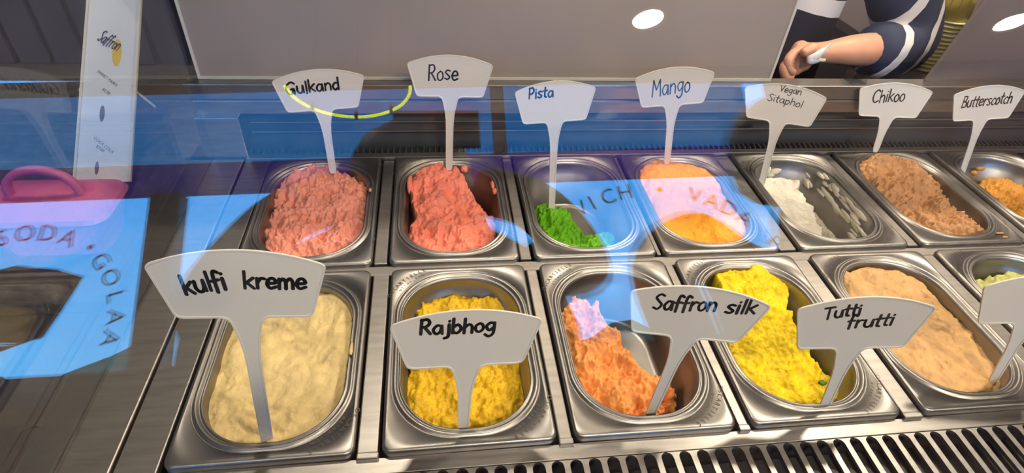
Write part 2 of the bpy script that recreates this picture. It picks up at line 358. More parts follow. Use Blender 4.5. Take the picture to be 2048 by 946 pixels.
for n, (k, row) in NAMES.items():
    x = (RX if row else FX)[k]; y = RY if row else FY
    o = bpy.data.objects.new('gelato_pan', panme); COL.objects.link(o); o.location = (x+PW/2, y+PD/2, 0); o.rotation_euler = (0, 0, random.uniform(-.006, .006))
    tag(o, 'stainless steel pan in the %s row holding %s' % ('rear' if row else 'front', DESC[n]), 'pan', 'gelato pans'); PANS[n] = o
    for em in (engme, engme2):
        q = bpy.data.objects.new('engraved_lettering', em); COL.objects.link(q); q.parent = o
# divider bars between pans
for row, xs, y0, y1 in ((0, FX, .004, .352), (1, RX, .384, .736)):
    for i in range(len(xs)-1):
        a = xs[i]+PW+.001; b = xs[i+1]-.001
        if b-a > .006: cbox('divider_bar', a+.0025, b-.0035, y0, y1, -.030, -.006 if row == 0 else -.008, STEEL, bev=.002)
for i in range(5):
    a = FX[i]+PW+.003; b = FX[i+1]-.003
    cbox('bar_tab', a, b, -.004, .006, -.016, -.006, STEEL, bev=.002)

# ------------------------------------------------------------------ ice cream
rng = np.random.RandomState(3); LAT = rng.rand(256, 256)
def vnoise(x, y):
    xi = np.floor(x).astype(int); yi = np.floor(y).astype(int); fx = x-xi; fy = y-yi; fx = fx*fx*(3-2*fx); fy = fy*fy*(3-2*fy)
    g = lambda i, j: LAT[i % 256, j % 256]
    return (g(xi, yi)*(1-fx)+g(xi+1, yi)*fx)*(1-fy)+(g(xi, yi+1)*(1-fx)+g(xi+1, yi+1)*fx)*fy
def fbm(x, y, o=4):
    s = 0; a = .5
    for i in range(o): s = s+a*(vnoise(x, y)*2-1); x = x*2.03+17; y = y*2.03+31; a *= .5
    return s
def sdf(X, Y, poly):
    d = np.full(X.shape, 1e9); ins = np.zeros(X.shape, bool); n = len(poly)
    for i in range(n):
        ax, ay = poly[i]; bx, by = poly[(i+1) % n]; ex, ey = bx-ax, by-ay
        t = np.clip(((X-ax)*ex+(Y-ay)*ey)/(ex*ex+ey*ey+1e-12), 0, 1)
        d = np.minimum(d, np.hypot(X-ax-t*ex, Y-ay-t*ey))
        c = ((ay > Y) != (by > Y)) & (X < (bx-ax)*(Y-ay)/(by-ay+1e-12)+ax); ins ^= c
    return np.where(ins, d, -d)
POLY = {
'gulkand': [[0.002, 0.118], [0.004, 0.198], [0.001, 0.316], [0.061, 0.344], [0.101, 0.368], [0.161, 0.331], [0.222, 0.29], [0.231, 0.189], [0.24, 0.108], [0.2, 0.02], [0.124, 0.01], [0.048, 0.02], [0.0, 0.06]],
'rose': [[0.024, 0.317], [0.067, 0.355], [0.108, 0.367], [0.13, 0.335], [0.147, 0.324], [0.162, 0.283], [0.185, 0.216], [0.214, 0.179], [0.22, 0.128], [0.221, 0.06], [0.18, 0.02], [0.095, 0.02], [0.02, 0.05], [0.016, 0.128], [0.037, 0.169], [0.028, 0.259]],
'pista': [[0.02, 0.246], [0.078, 0.254], [0.107, 0.225], [0.123, 0.188], [0.137, 0.143], [0.205, 0.149], [0.195, 0.05], [0.056, 0.04], [0.02, 0.191]],
'mango': [[0.022, 0.298], [0.077, 0.35], [0.154, 0.352], [0.2, 0.335], [0.226, 0.303], [0.228, 0.22], [0.23, 0.162], [0.23, 0.06], [0.18, 0.02], [0.131, 0.014], [0.067, 0.02], [0.02, 0.068], [0.01, 0.153], [0.01, 0.247]],
'chikoo': [[0.041, 0.344], [0.103, 0.357], [0.192, 0.357], [0.235, 0.339], [0.23, 0.302], [0.215, 0.236], [0.205, 0.195], [0.19, 0.146], [0.212, 0.133], [0.205, 0.097], [0.19, 0.04], [0.165, 0.02], [0.08, 0.02], [0.02, 0.065], [0.014, 0.181], [0.018, 0.264]],
'butter': [[0.107, 0.281], [0.152, 0.306], [0.204, 0.307], [0.229, 0.277], [0.24, 0.254], [0.236, 0.1], [0.19, 0.02], [0.12, 0.03], [0.082, 0.143], [0.1, 0.2]],
'kulfi': [[0.013, 0.03], [0.001, 0.163], [-0.001, 0.286], [0.009, 0.345], [0.151, 0.363], [0.196, 0.347], [0.225, 0.309], [0.225, 0.207], [0.222, 0.08], [0.18, 0.02], [0.128, 0.015], [0.067, 0.015], [0.022, 0.02]],
'rajbhog': [[0.03, 0.31], [0.04, 0.322], [0.086, 0.335], [0.124, 0.338], [0.161, 0.332], [0.21, 0.338], [0.235, 0.32], [0.236, 0.268], [0.236, 0.158], [0.236, 0.08], [0.219, 0.03], [0.17, 0.01], [0.095, 0.01], [0.035, 0.02], [0.018, 0.085], [0.026, 0.214], [0.035, 0.281]],
'saffron': [[0.02, 0.255], [0.05, 0.283], [0.11, 0.293], [0.113, 0.249], [0.13, 0.225], [0.144, 0.179], [0.175, 0.135], [0.205, 0.137], [0.2, 0.093], [0.184, 0.02], [0.125, 0.01], [0.058, 0.01], [0.02, 0.05], [0.01, 0.155], [0.01, 0.209]],
'tutti': [[0.067, 0.323], [0.102, 0.34], [0.167, 0.343], [0.206, 0.329], [0.209, 0.283], [0.187, 0.218], [0.19, 0.149], [0.212, 0.104], [0.222, 0.075], [0.2, 0.03], [0.155, 0.01], [0.07, 0.01], [0.03, 0.05], [0.03, 0.137], [0.05, 0.226]],
'beige': [[0.034, 0.316], [0.108, 0.338], [0.162, 0.322], [0.211, 0.29], [0.222, 0.23], [0.226, 0.179], [0.23, 0.132], [0.23, 0.06], [0.196, 0.015], [0.15, 0.005], [0.08, 0.01], [0.02, 0.04], [0.01, 0.125], [0.015, 0.217]],
'green': [[0.05, 0.30], [0.115, 0.32], [0.173, 0.325], [0.23, 0.31], [0.24, 0.2], [0.22, 0.05], [0.1, 0.02], [0.03, 0.1], [0.03, 0.22]],
}
POLY['vegan'] = [[[.02, .30], [.10, .35], [.15, .34], [.185, .31], [.175, .22], [.15, .111], [.14, .01], [.06, .01], [.02, .08], [.01, .2]], [[.165, .34], [.225, .32], [.235, .25], [.235, .168], [.235, .07], [.205, .03], [.165, .03], [.18, .11], [.188, .191], [.175, .27]]]
# flavour: colour, level z, slope to the back, bumps [(x,y,r,h)], crumble amp, crumble freq, edge softness, ragged
IC = {
'gulkand': ((232, 152, 132), -.026, .02, [(.1, .3, .07, .012), (.18, .2, .06, .008)], .020, 55, .012, .012),
'rose': ((242, 138, 114), -.032, .035, [(.08, .30, .06, .016), (.10, .2, .05, .010), (.17, .12, .05, .01)], .018, 40, .010, .010),
'pista': ((105, 178, 14), -.062, .0, [(.06, .2, .05, .012), (.16, .1, .04, .008)], .02, 60, .014, .014),
'mango': ((246, 160, 30), -.020, .02, [(.07, .29, .07, .014), (.16, .27, .06, .008), (.19, .12, .06, .014), (.1, .1, .05, -.012)], .007, 26, .016, .004),
'chikoo': ((186, 138, 92), -.014, .012, [(.12, .31, .07, .020), (.06, .22, .04, .006), (.17, .27, .05, .010), (.18, .07, .04, .008)], .024, 46, .010, .010),
'butter': ((208, 146, 52), -.052, .01, [(.17, .26, .04, .012), (.16, .15, .05, .01)], .014, 60, .014, .018),
'kulfi': ((226, 200, 140), -.018, .004, [(.13, .24, .06, -.010), (.2, .2, .035, .008), (.04, .2, .035, .006), (.06, .05, .05, -.004)], .007, 24, .010, .004),
'rajbhog': ((222, 180, 22), -.046, .0, [(.1, .32, .05, .010), (.2, .31, .05, .012), (.05, .29, .03, .008), (.06, .1, .05, .004), (.15, .2, .06, -.012)], .016, 42, .010, .010),
'saffron': ((240, 158, 84), -.050, .06, [(.06, .26, .05, .016), (.09, .18, .04, .004), (.15, .08, .05, .006)], .022, 48, .010, .012),
'tutti': ((240, 208, 10), -.034, .05, [(.13, .31, .05, .010), (.1, .2, .05, .006), (.17, .07, .06, .002)], .017, 34, .011, .010),
'beige': ((212, 168, 112), -.020, .012, [(.1, .3, .06, .012), (.17, .2, .06, .012), (.1, .12, .06, .006)], .010, 30, .012, .006),
'vegan': ((226, 220, 204), -.060, .03, [(.05, .2, .07, .022), (.21, .2, .03, .012)], .010, 24, .022, .030),
'green': ((190, 190, 110), -.036, .01, [(.14, .28, .05, .01)], .012, 40, .014, .012),
}
def smooth(t): t = np.clip(t, 0, 1); return t*t*(3-2*t)
def ice(n, nx=140, ny=204):
    col, lev, slope, bumps, amp, fr, soft, rag = IC[n]; k, row = NAMES[n]
    sd = len(n)*7.3 + k*13.1 + row*41.7
    x = np.linspace(.0205, PW-.0205, nx); y = np.linspace(.0265, PD-.0265, ny); X, Y = np.meshgrid(x, y, indexing='ij')
    PG = POLY[n] if isinstance(POLY[n][0][0], list) else [POLY[n]]
    D = np.maximum.reduce([sdf(X, Y, p_) for p_ in PG]) + rag*fbm(X*45+sd, Y*45+sd, 4)
    top = lev+slope*(Y/PD-.5)*1.4
    for bx, by, r, h in bumps: top = top+h*np.exp(-((X-bx)**2+(Y-by)**2)/(r*r))
    if n == 'vegan':
        top = np.where(sdf(X, Y, PG[1]) > sdf(X, Y, PG[0]), -.106+.010*smooth((X-.19)/.03), top)
    rd = 1-np.abs(fbm(X*fr+sd*2, Y*fr*.8+sd, 4))*2.2
    top = top+amp*.9*fbm(X*fr*.55+sd, Y*fr*.55-sd, 5)+amp*.55*(rd-.6)+amp*.30*fbm(X*fr*3+sd, Y*fr*3+5, 3)
    if n in ('kulfi', 'beige', 'rajbhog', 'mango'):
        top = top+.0022*np.sin((X*.5+Y*.87)*260+6*fbm(X*20, Y*20, 3))*smooth(fbm(X*14+sd, Y*14, 2)*2+.1)
    s = smooth((D+soft*.2)/soft); Z = -.135+(top+.135)*s
    # settle against the pan wall
    wd = -np.maximum(np.abs(X-PW/2)-(PW/2-.026), np.abs(Y-PD/2)-(PD/2-.032))
    Z = np.where(Z > -.12, Z-.006*smooth(1-wd/.02), Z)
    hx, hy, r = PW/2-.0205, PD/2-.0265, .091
    qx = np.abs(X-PW/2)-(hx-r); qy = np.abs(Y-PD/2)-(hy-r)
    def inside(i, z):
        ins = .0 + np.clip((-z-.010)/.11, 0, 1)*.010
        return np.hypot(np.maximum(qx[i], 0), np.maximum(qy[i], 0)) <= r-ins+.0005
    jit = .0012
    XX = X+jit*(vnoise(X*300+3, Y*300)-.5)*2; YY = Y+jit*(vnoise(X*300, Y*300+9)-.5)*2
    ok = (np.hypot(np.maximum(qx, 0), np.maximum(qy, 0)) <= r-np.clip((-Z-.010)/.11, 0, 1)*.009+.0012) & (Z > -.133)
    idx = np.arange(nx*ny).reshape(nx, ny)
    a = ok[:-1, :-1] & ok[1:, :-1] & ok[1:, 1:] & ok[:-1, 1:]
    ii, jj = np.nonzero(a)
    F = np.stack([idx[ii, jj], idx[ii+1, jj], idx[ii+1, jj+1], idx[ii, jj+1]], 1)
    used = np.unique(F); remap = -np.ones(nx*ny, int); remap[used] = np.arange(len(used)); F = remap[F]
    V = np.stack([XX.ravel(), YY.ravel(), Z.ravel()], 1)[used]
    V[:, 0] -= PW/2; V[:, 1] -= PD/2
    me = bpy.data.meshes.new('ice_cream'); me.from_pydata(V.tolist(), [], F.tolist()); me.update()
    c = srgb(*col)
    m = mat('ice_'+n, c, .42 if amp < .006 else .55, 0, noise=.14, nscale=38, bump=.35, bscale=320, sss=.12, spec=.4)
    o = link('ice_cream', me, m, None, True); o.location = PANS[n].location
    tag(o, {'kulfi': 'cream coloured smooth ice cream below the kulfi kreme sign', 'rajbhog': 'deep yellow ice cream behind the Rajbhog sign', 'saffron': 'orange crumbly ice cream left of the Saffron silk sign', 'tutti': 'bright lemon yellow ice cream under the Tutti frutti sign', 'beige': 'light beige smooth ice cream right of the Tutti frutti sign', 'green': 'pale olive green ice cream at the right edge',
            'gulkand': 'dusty pink crumbly ice cream under the Gulkand sign', 'rose': 'coral pink heaped ice cream under the Rose sign', 'pista': 'vivid green ice cream remainder under the Pista sign', 'mango': 'mango orange domed ice cream under the Mango sign', 'chikoo': 'brown heaped ice cream under the Chikoo sign', 'butter': 'golden caramel ice cream scraps under the Butterscotch sign', 'vegan': 'white melted ice cream smeared in the pan under the Vegan Sitaphol sign'}[n], 'ice cream', 'ice creams in the pans')
    return o
for n in IC: ice(n)
# ------------------------------------------------------------------ stroke lettering
GL = {
'G': (.9, [[(.8, .85), (.55, 1), (.2, .8), (.08, .42), (.25, .06), (.5, .05), (.68, .38)], [(.42, .40), (.70, .42), (.74, .02)]]), 'u': (.72, [[(.1, .6), (.1, .2), (.3, 0), (.52, .14), (.58, .6)], [(.58, .6), (.62, .02)]]),
'l': (.3, [[(.15, 1), (.15, 0)]]), 'k': (.65, [[(.1, 1), (.1, 0)], [(.55, .62), (.12, .28)], [(.22, .34), (.58, 0)]]), 'a': (.72, [[(.56, .52), (.3, .6), (.08, .3), (.25, .01), (.48, .15), (.57, .52)], [(.57, .58), (.62, .0)]]),
'n': (.68, [[(.1, .6), (.1, 0)], [(.1, .38), (.34, .6), (.54, .45), (.57, 0)]]), 'd': (.7, [[(.55, .5), (.3, .58), (.08, .3), (.25, .0), (.5, .14)], [(.56, 1), (.56, 0)]]),
'R': (.74, [[(.1, 0), (.12, 1)], [(.1, .95), (.45, 1), (.58, .75), (.4, .52), (.12, .48)], [(.3, .48), (.66, 0)]]), 'o': (.64, [[(.32, .6), (.1, .42), (.12, .12), (.32, 0), (.54, .18), (.5, .48), (.32, .6)]]),
's': (.6, [[(.5, .54), (.3, .6), (.12, .47), (.3, .3), (.48, .15), (.3, 0), (.06, .08)]]), 'e': (.64, [[(.1, .3), (.54, .34), (.42, .58), (.2, .55), (.08, .26), (.25, .01), (.56, .1)]]),
'P': (.68, [[(.1, 0), (.12, 1)], [(.1, .95), (.45, 1), (.58, .72), (.4, .46), (.12, .44)]]), 'i': (.28, [[(.13, .6), (.13, 0)], [(.13, .82), (.14, .84)]]), 't': (.5, [[(.25, .92), (.22, .12), (.4, 0)], [(.04, .6), (.46, .63)]]),
'M': (.95, [[(.08, 0), (.16, 1)], [(.16, 1), (.45, .4)], [(.45, .4), (.76, 1)], [(.76, 1), (.85, 0)]]), 'g': (.68, [[(.55, .55), (.3, .6), (.1, .35), (.3, .08), (.55, .3)], [(.57, .6), (.55, -.12), (.3, -.35), (.06, -.2)]]),
'V': (.75, [[(.05, 1), (.35, 0)], [(.35, 0), (.7, 1)]]), 'S': (.68, [[(.6, .9), (.35, 1), (.1, .8), (.3, .55), (.55, .3), (.35, 0), (.05, .1)]]), 'p': (.68, [[(.1, .6), (.1, -.35)], [(.1, .45), (.35, .62), (.58, .35), (.35, .02), (.1, .12)]]),
'h': (.68, [[(.1, 1), (.1, 0)], [(.1, .38), (.35, .6), (.54, .45), (.57, 0)]]), 'C': (.82, [[(.75, .85), (.5, 1), (.15, .75), (.1, .3), (.35, 0), (.75, .12)]]),
'B': (.72, [[(.1, 0), (.1, 1)], [(.1, 1), (.5, .95), (.45, .6), (.12, .52)], [(.12, .52), (.6, .42), (.55, .05), (.1, 0)]]), 'r': (.54, [[(.1, .6), (.12, 0)], [(.12, .35), (.3, .58), (.5, .56)]]), 'c': (.6, [[(.52, .5), (.3, .6), (.08, .3), (.28, 0), (.55, .08)]]),
'j': (.42, [[(.28, .6), (.27, -.2), (.05, -.35)], [(.28, .82), (.29, .84)]]), 'b': (.68, [[(.1, 1), (.1, 0)], [(.1, .4), (.38, .58), (.58, .3), (.38, 0), (.1, .08)]]), 'f': (.52, [[(.5, .9), (.3, 1), (.2, .75), (.2, -.12)], [(.02, .5), (.42, .53)]]),
'm': (.92, [[(.08, .6), (.08, 0)], [(.08, .4), (.28, .6), (.42, .4), (.43, 0)], [(.43, .4), (.64, .6), (.78, .4), (.8, 0)]]), 'T': (.78, [[(.05, 1), (.75, 1)], [(.4, 1), (.38, 0)]]),
}
def crs(P, n=7):
    if len(P) < 3: return [Vector(p) for p in P]
    Q = [Vector(p) for p in P]; Q = [Q[0]*2-Q[1]]+Q+[Q[-1]*2-Q[-2]]; out = []
    for i in range(1, len(Q)-2):
        p0, p1, p2, p3 = Q[i-1:i+3]
        for j in range(n):
            t = j/n; out.append(.5*((2*p1)+(p2-p0)*t+(2*p0-5*p1+4*p2-p3)*t*t+(3*p1-p0-3*p2+p3)*t**3))
    out.append(Q[-2]); return out
def handwriting(words, z, wid, m, parent, rs):
    bm = bmesh.new(); kk = 0
    for word, A, B, cap in words:
        A = Vector(A); B = Vector(B); L = (B-A).length; ex = (B-A).normalized(); ey = Vector((-ex.y, ex.x))
        tot = sum(GL[c][0] for c in word); sx = L/tot; cx = 0
        for ch in word:
            w, st = GL[ch]; dy = rs.uniform(-.05, .05)*cap
            for pl in st:
                P = [A+ex*((cx+p.x)*sx)+ey*(p.y*cap+dy)+ex*(p.y*cap*.06) for p in crs(pl)]
                r = wid/2*rs.uniform(.88, 1.1); zz = z+.00004*(kk % 9); kk += 1
                for i in range(len(P)-1):
                    d = P[i+1]-P[i]
                    if d.length < 1e-7: continue
                    nn = Vector((-d.y, d.x)).normalized()*r
                    bm.faces.new([bm.verts.new((q.x, q.y, zz)) for q in (P[i]-nn, P[i+1]-nn, P[i+1]+nn, P[i]+nn)])
                for c in P[::1]:
                    bm.faces.new([bm.verts.new((c.x+r*math.cos(a*PI/4), c.y+r*math.sin(a*PI/4), zz+.00001)) for a in range(8)])
            cx += w
    return bmo('lettering', bm, m, parent)
# ------------------------------------------------------------------ signs
def sign_outline(s, stem):
    def arcpts(c, r, a0, a1, n): return [(c[0]+r*math.cos(a0+(a1-a0)*i/n), c[1]+r*math.sin(a0+(a1-a0)*i/n)) for i in range(n+1)]
    R = []   # right half from the stem tip up to the top middle
    sw = .047; tip = -stem/s-.06
    R += [(sw*.55, tip), (sw*.9, tip+.05), (sw, -.40), (.050, -.30), (.062, -.19), (.080, -.10), (.092, -.045), (.108, -.016), (.135, -.002), (.16, 0)]
    R += [(.355, 0), (.385, .006), (.402, .022), (.412, .045)]
    R += [(.494, .355), (.498, .375), (.492, .395), (.474, .41)]
    for i in range(1, 9):
        t = i/9; x = .474*(1-t); R.append((x, .505-(.505-.41)*(x/.474)**2))
    R.append((0, .505))
    L = [(-x, y) for x, y in reversed(R[:-1])]
    return [(x*s, y*s) for x, y in R+L]
SG = {'gulkand': {'s': 0.172, 'nb': [0.1423, 0.6695, 0.1561], 'x': [0.9836, 0.1802, -0.0098], 'u': [0.0117, -0.0094, 0.9999], 'stem': 0.1434, 'text': [['Gulkand', [-0.0644, 0.0376], [0.0379, 0.0435], 0.0252]]}, 'rose': {'s': 0.175, 'nb': [0.3978, 0.7038, 0.1677], 'x': [0.9995, 0.0149, -0.0285], 'u': [0.0268, 0.1058, 0.994], 'stem': 0.1614, 'text': [['Rose', [-0.0467, 0.0358], [0.0169, 0.0374], 0.0321]]}, 'pista': {'s': 0.17, 'nb': [0.6116, 0.6304, 0.148], 'x': [0.9947, 0.101, 0.0189], 'u': [-0.0377, 0.1881, 0.9814], 'stem': 0.1793, 'text': [['Pista', [-0.0572, 0.0517], [-0.0037, 0.0539], 0.0213]]}, 'mango': {'s': 0.172, 'nb': [0.8908, 0.7023, 0.1484], 'x': [0.9888, -0.0794, 0.1261], 'u': [-0.1179, 0.1, 0.988], 'stem': 0.1369, 'text': [['Mango', [-0.0483, 0.0244], [0.0369, 0.0309], 0.0379]]}, 'vegan': {'s': 0.172, 'nb': [1.1475, 0.687, 0.1134], 'x': [0.8393, -0.5325, 0.1098], 'u': [0.013, 0.2216, 0.9751], 'stem': 0.1178, 'text': [['Vegan', [-0.0134, 0.0703], [0.0329, 0.0669], 0.0145], ['Sitaphol', [-0.0334, 0.0463], [0.0421, 0.04], 0.0159]]}, 'chikoo': {'s': 0.166, 'nb': [1.458, 0.7284, 0.1028], 'x': [0.9739, -0.2185, 0.0611], 'u': [-0.0213, 0.1798, 0.9835], 'stem': 0.0809, 'text': [['Chikoo', [-0.0472, 0.0332], [0.0261, 0.0423], 0.0301]]}, 'butter': {'s': 0.168, 'nb': [1.6843, 0.6986, 0.1107], 'x': [0.9897, -0.0877, 0.1132], 'u': [-0.0943, 0.1951, 0.9762], 'stem': 0.1254, 'text': [['Butterscotch', [-0.058, 0.0328], [0.0606, 0.0389], 0.0275]]}, 'kulfi': {'s': 0.19, 'nb': [0.1368, 0.0674, 0.2036], 'x': [0.9977, 0.0136, -0.0657], 'u': [0.0631, 0.1411, 0.988], 'stem': 0.2231, 'text': [['kulfi', [-0.0608, 0.0347], [-0.0137, 0.043], 0.0262], ['kreme', [0.0023, 0.0429], [0.0722, 0.0426], 0.024]]}, 'rajbhog': {'s': 0.192, 'nb': [0.3961, 0.054, 0.105], 'x': [0.9992, 0.0247, -0.0319], 'u': [0.0287, 0.1227, 0.992], 'stem': 0.1183, 'text': [['Rajbhog', [-0.0606, 0.0593], [0.0363, 0.0598], 0.0239]]}, 'saffron': {'s': 0.185, 'nb': [0.6934, 0.0573, 0.1361], 'x': [0.9876, -0.1438, -0.0626], 'u': [0.0678, 0.0314, 0.9972], 'stem': 0.1703, 'text': [['Saffron', [-0.0579, 0.0461], [0.0249, 0.0556], 0.0261], ['silk', [0.0366, 0.0527], [0.0772, 0.0577], 0.0248]]}, 'tutti': {'s': 0.187, 'nb': [0.9381, 0.0394, 0.1145], 'x': [0.9926, -0.1027, 0.065], 'u': [-0.0529, 0.1159, 0.9918], 'stem': 0.122, 'text': [['Tutti', [-0.0553, 0.0554], [-0.0053, 0.0635], 0.0205], ['frutti', [-0.0181, 0.0391], [0.0449, 0.0444], 0.0221]]}}
SG['beige'] = {'s': .187, 'nb': [1.262, .075, .105], 'x': [.985, -.12, .10], 'u': [.13, .10, .986], 'stem': .12, 'text': []}
WORD = {'gulkand': 'Gulkand', 'rose': 'Rose', 'pista': 'Pista', 'mango': 'Mango', 'vegan': 'Vegan Sitaphol', 'chikoo': 'Chikoo', 'butter': 'Butterscotch', 'kulfi': 'kulfi kreme', 'rajbhog': 'Rajbhog', 'saffron': 'Saffron silk', 'tutti': 'Tutti frutti', 'beige': ''}
rs = random.Random(5)
for n, g in SG.items():
    M = frame(g['nb'], g['x'], g['u']); pts = sign_outline(g['s'], g['stem']+{'vegan': .030, 'butter': .03, 'pista': .02}.get(n, 0))
    bm = bmesh.new(); f = bm.faces.new([bm.verts.new((x, y, 0)) for x, y in pts])
    e = bmesh.ops.extrude_face_region(bm, geom=[f]); bmesh.ops.translate(bm, verts=[q for q in e['geom'] if isinstance(q, bmesh.types.BMVert)], vec=(0, 0, -.0026))
    bmesh.ops.recalc_face_normals(bm, faces=bm.faces)
    ff = [q for q in bm.faces if len(q.verts) > 10 and q.normal.z > .5]
    r = bmesh.ops.inset_region(bm, faces=ff, thickness=.0022, depth=0, use_even_offset=True)
    ff = [q for q in bm.faces if len(q.verts) > 10 and q.normal.z > .5]
    r = bmesh.ops.inset_region(bm, faces=ff, thickness=.0006, depth=-.0009, use_even_offset=True)
    t = empty('flavour_sign', label=('white plastic fan shaped sign handwritten %s' % WORD[n]) if WORD[n] else 'white plastic sign cut off by the right edge, stuck in beige ice cream', cat='sign', group='flavour signs')
    t.matrix_world = M
    bmo('blade', bm, SIGNW, t)
    if g['text']:
        small = n == 'vegan'
        handwriting(g['text'], -.00085, {'vegan': .0019, 'kulfi': .0043, 'rajbhog': .0044, 'saffron': .0042, 'tutti': .0038, 'gulkand': .0040, 'pista': .0035, 'rose': .0034, 'butter': .0030}.get(n, .0030), {'rose': INKB, 'vegan': INKG, 'mango': INKG}.get(n, INK), t, rs)

# ------------------------------------------------------------------ left side: counter, easel menu card, pink basket, slatted crate
GRAN = mat('granite', srgb(66, 62, 60), .35, noise=.45, nscale=45)
WOODD = mat('dark_wood', srgb(70, 60, 56), .6, noise=.2, nscale=12); WOODT = mat('tan_wood', srgb(142, 128, 112), .6, noise=.15, nscale=10)
ct = empty('side_counter', (-1.2, .6, -.95), 'grey speckled granite counter beyond the side glass', 'counter')
bm = bmesh.new(); addbox(bm, -1.3, 1.01, -.27, 1.2, .90, .93, .004); bmo('worktop', bm, GRAN, ct)
bm = bmesh.new(); addbox(bm, -1.28, 1.0, -.25, 1.15, 0, .90); bmo('cabinet', bm, WOODD, ct)
nb = empty('neighbour_freezer', (-.75, .05, -.95), 'low dark freezer chest standing left of the case below the counter', 'freezer')
bm = bmesh.new(); addbox(bm, -.6, .53, -.75, .26, 0, .62, .02); bmo('body', bm, mat('freezer_maroon', srgb(60, 26, 30), .35), nb)
bm = bmesh.new(); addbox(bm, -.58, .51, -.73, .24, .62, .64, .006); bmo('lid', bm, mat('freezer_lid', srgb(46, 34, 34), .2), nb)
# crate added as a stand-in for ceiling slats mirrored in the glass
cr = empty('slatted_crate', (-.62, 1.28, -.02), 'dark wooden slatted crate with a tan top behind the menu card, standing in for reflected slats', 'crate')
bm = bmesh.new(); addbox(bm, -.45, .40, 0, .30, .215, .245, .003); bmo('top', bm, WOODT, cr)
for i in range(9):
    bm = bmesh.new(); addbox(bm, -.44+i*.092, -.44+i*.092+.078, .0, .015, .0, .215, .003); bmo('slat', bm, WOODD, cr)
bm = bmesh.new(); addbox(bm, -.44, .39, .04, .29, .0, .21); bmo('core', bm, DARK, cr)
# menu card, built solid in place of one reflected in the front glass
PAPER = mat('menu_paper', srgb(205, 206, 214), .6); EDGE = glassmat('acrylic_clear', (.9, .95, .95), 1.4)
mc = empty('menu_card', label='white Saffron menu card on an acrylic easel beyond the side glass, standing in for a reflection', cat='menu card')
mc.matrix_world = frame((-.366, .66, .02), (1, 0, 0), (0, .764, .645))
CW, CH = .098, .40
bm = bmesh.new(); addbox(bm, 0, CW, -.02, CH, -.002, 0); bmo('paper', bm, PAPER, mc)
bm = bmesh.new(); addbox(bm, CW+.001, CW+.007, -.02, CH, -.003, .003); addbox(bm, -.005, -.0005, -.02, CH, -.003, .003); bmo('acrylic_edge', bm, ACEDGE, mc)
bm = bmesh.new(); addbox(bm, -.01, CW, .18, .186, -.10, -.003); bmo('easel_leg', bm, ACEDGE, mc)
YEL = mat('yellow_print', srgb(214, 176, 60), .6); NAVY = mat('navy_print', srgb(48, 46, 84), .6); BRN = mat('brown_print', srgb(100, 80, 78), .6)
def mtext(s, size, x, y, m, rot):
    return textmesh(s, size, m, 'print', mc, 'LEFT', M=Matrix.Translation((x, y, .0008)) @ Matrix.Rotation(math.radians(rot), 4, 'Z'))
def mdisc(x, y, rx, ry, m, z=.0005):
    bm = bmesh.new(); bm.faces.new([bm.verts.new((x+rx*math.cos(a*PI/10), y+ry*math.sin(a*PI/10), z)) for a in range(20)]); return bmo('print', bm, m, mc)
mdisc(.062, .265, .0095, .031, YEL)
handwriting([['Saffron', (.020, .293), (.062, .268), .026]], .0012, .0022, NAVY, mc, rs)
mtext('SWEET PAAN', .0088, .024, .221, BRN, -39); mtext('$2.50', .0085, .037, .181, BRN, -39); mdisc(.041, .128, .005, .018, BRN)
mtext('COCA COLA', .0088, .027, .074, BRN, -41); mtext('$3.00', .0085, .033, .056, BRN, -41); mdisc(.038, .010, .004, .014, BRN)
# pink basket
PINK = mat('pink_plastic', srgb(196, 92, 130), .4, sss=.1)
pb = empty('pink_basket', (-.325, .50, -.019), 'pink plastic lidded tub with an arched handle beside the menu card', 'tub')
v, f = loft([[(x, y, z) for x, y in rrect(hx, hy, .03, 6)] for hx, hy, z in ((.085, .05, 0), (.108, .062, .075))], True, True)
pymesh('tub', v, f, PINK, pb, False)
v, f = loft([[(x, y, z) for x, y in rrect(hx, hy, .03, 6)] for hx, hy, z in ((.112, .066, .0755), (.114, .068, .080), (.110, .064, .088), (.075, .04, .100), (.07, .035, .101))], True, True)
pymesh('lid', v, f, PINK, pb, False)
bm = bmesh.new(); N = 20; prev = None
for i in range(N+1):
    a = PI*i/N; c = Vector((.058*math.cos(a), .0, .098+.054*math.sin(a)**.8)); rad = Vector((math.cos(a), 0, math.sin(a)))
    q = [bm.verts.new(c+rad*.006+Vector((0, s_, 0))) for s_ in (-.006, .006)]+[bm.verts.new(c-rad*.006+Vector((0, s_, 0))) for s_ in (.006, -.006)]
    if prev:
        for j in range(4): bm.faces.new((prev[j], prev[(j+1) % 4], q[(j+1) % 4], q[j]))
    prev = q
bmo('handle', bm, PINK, pb, True)

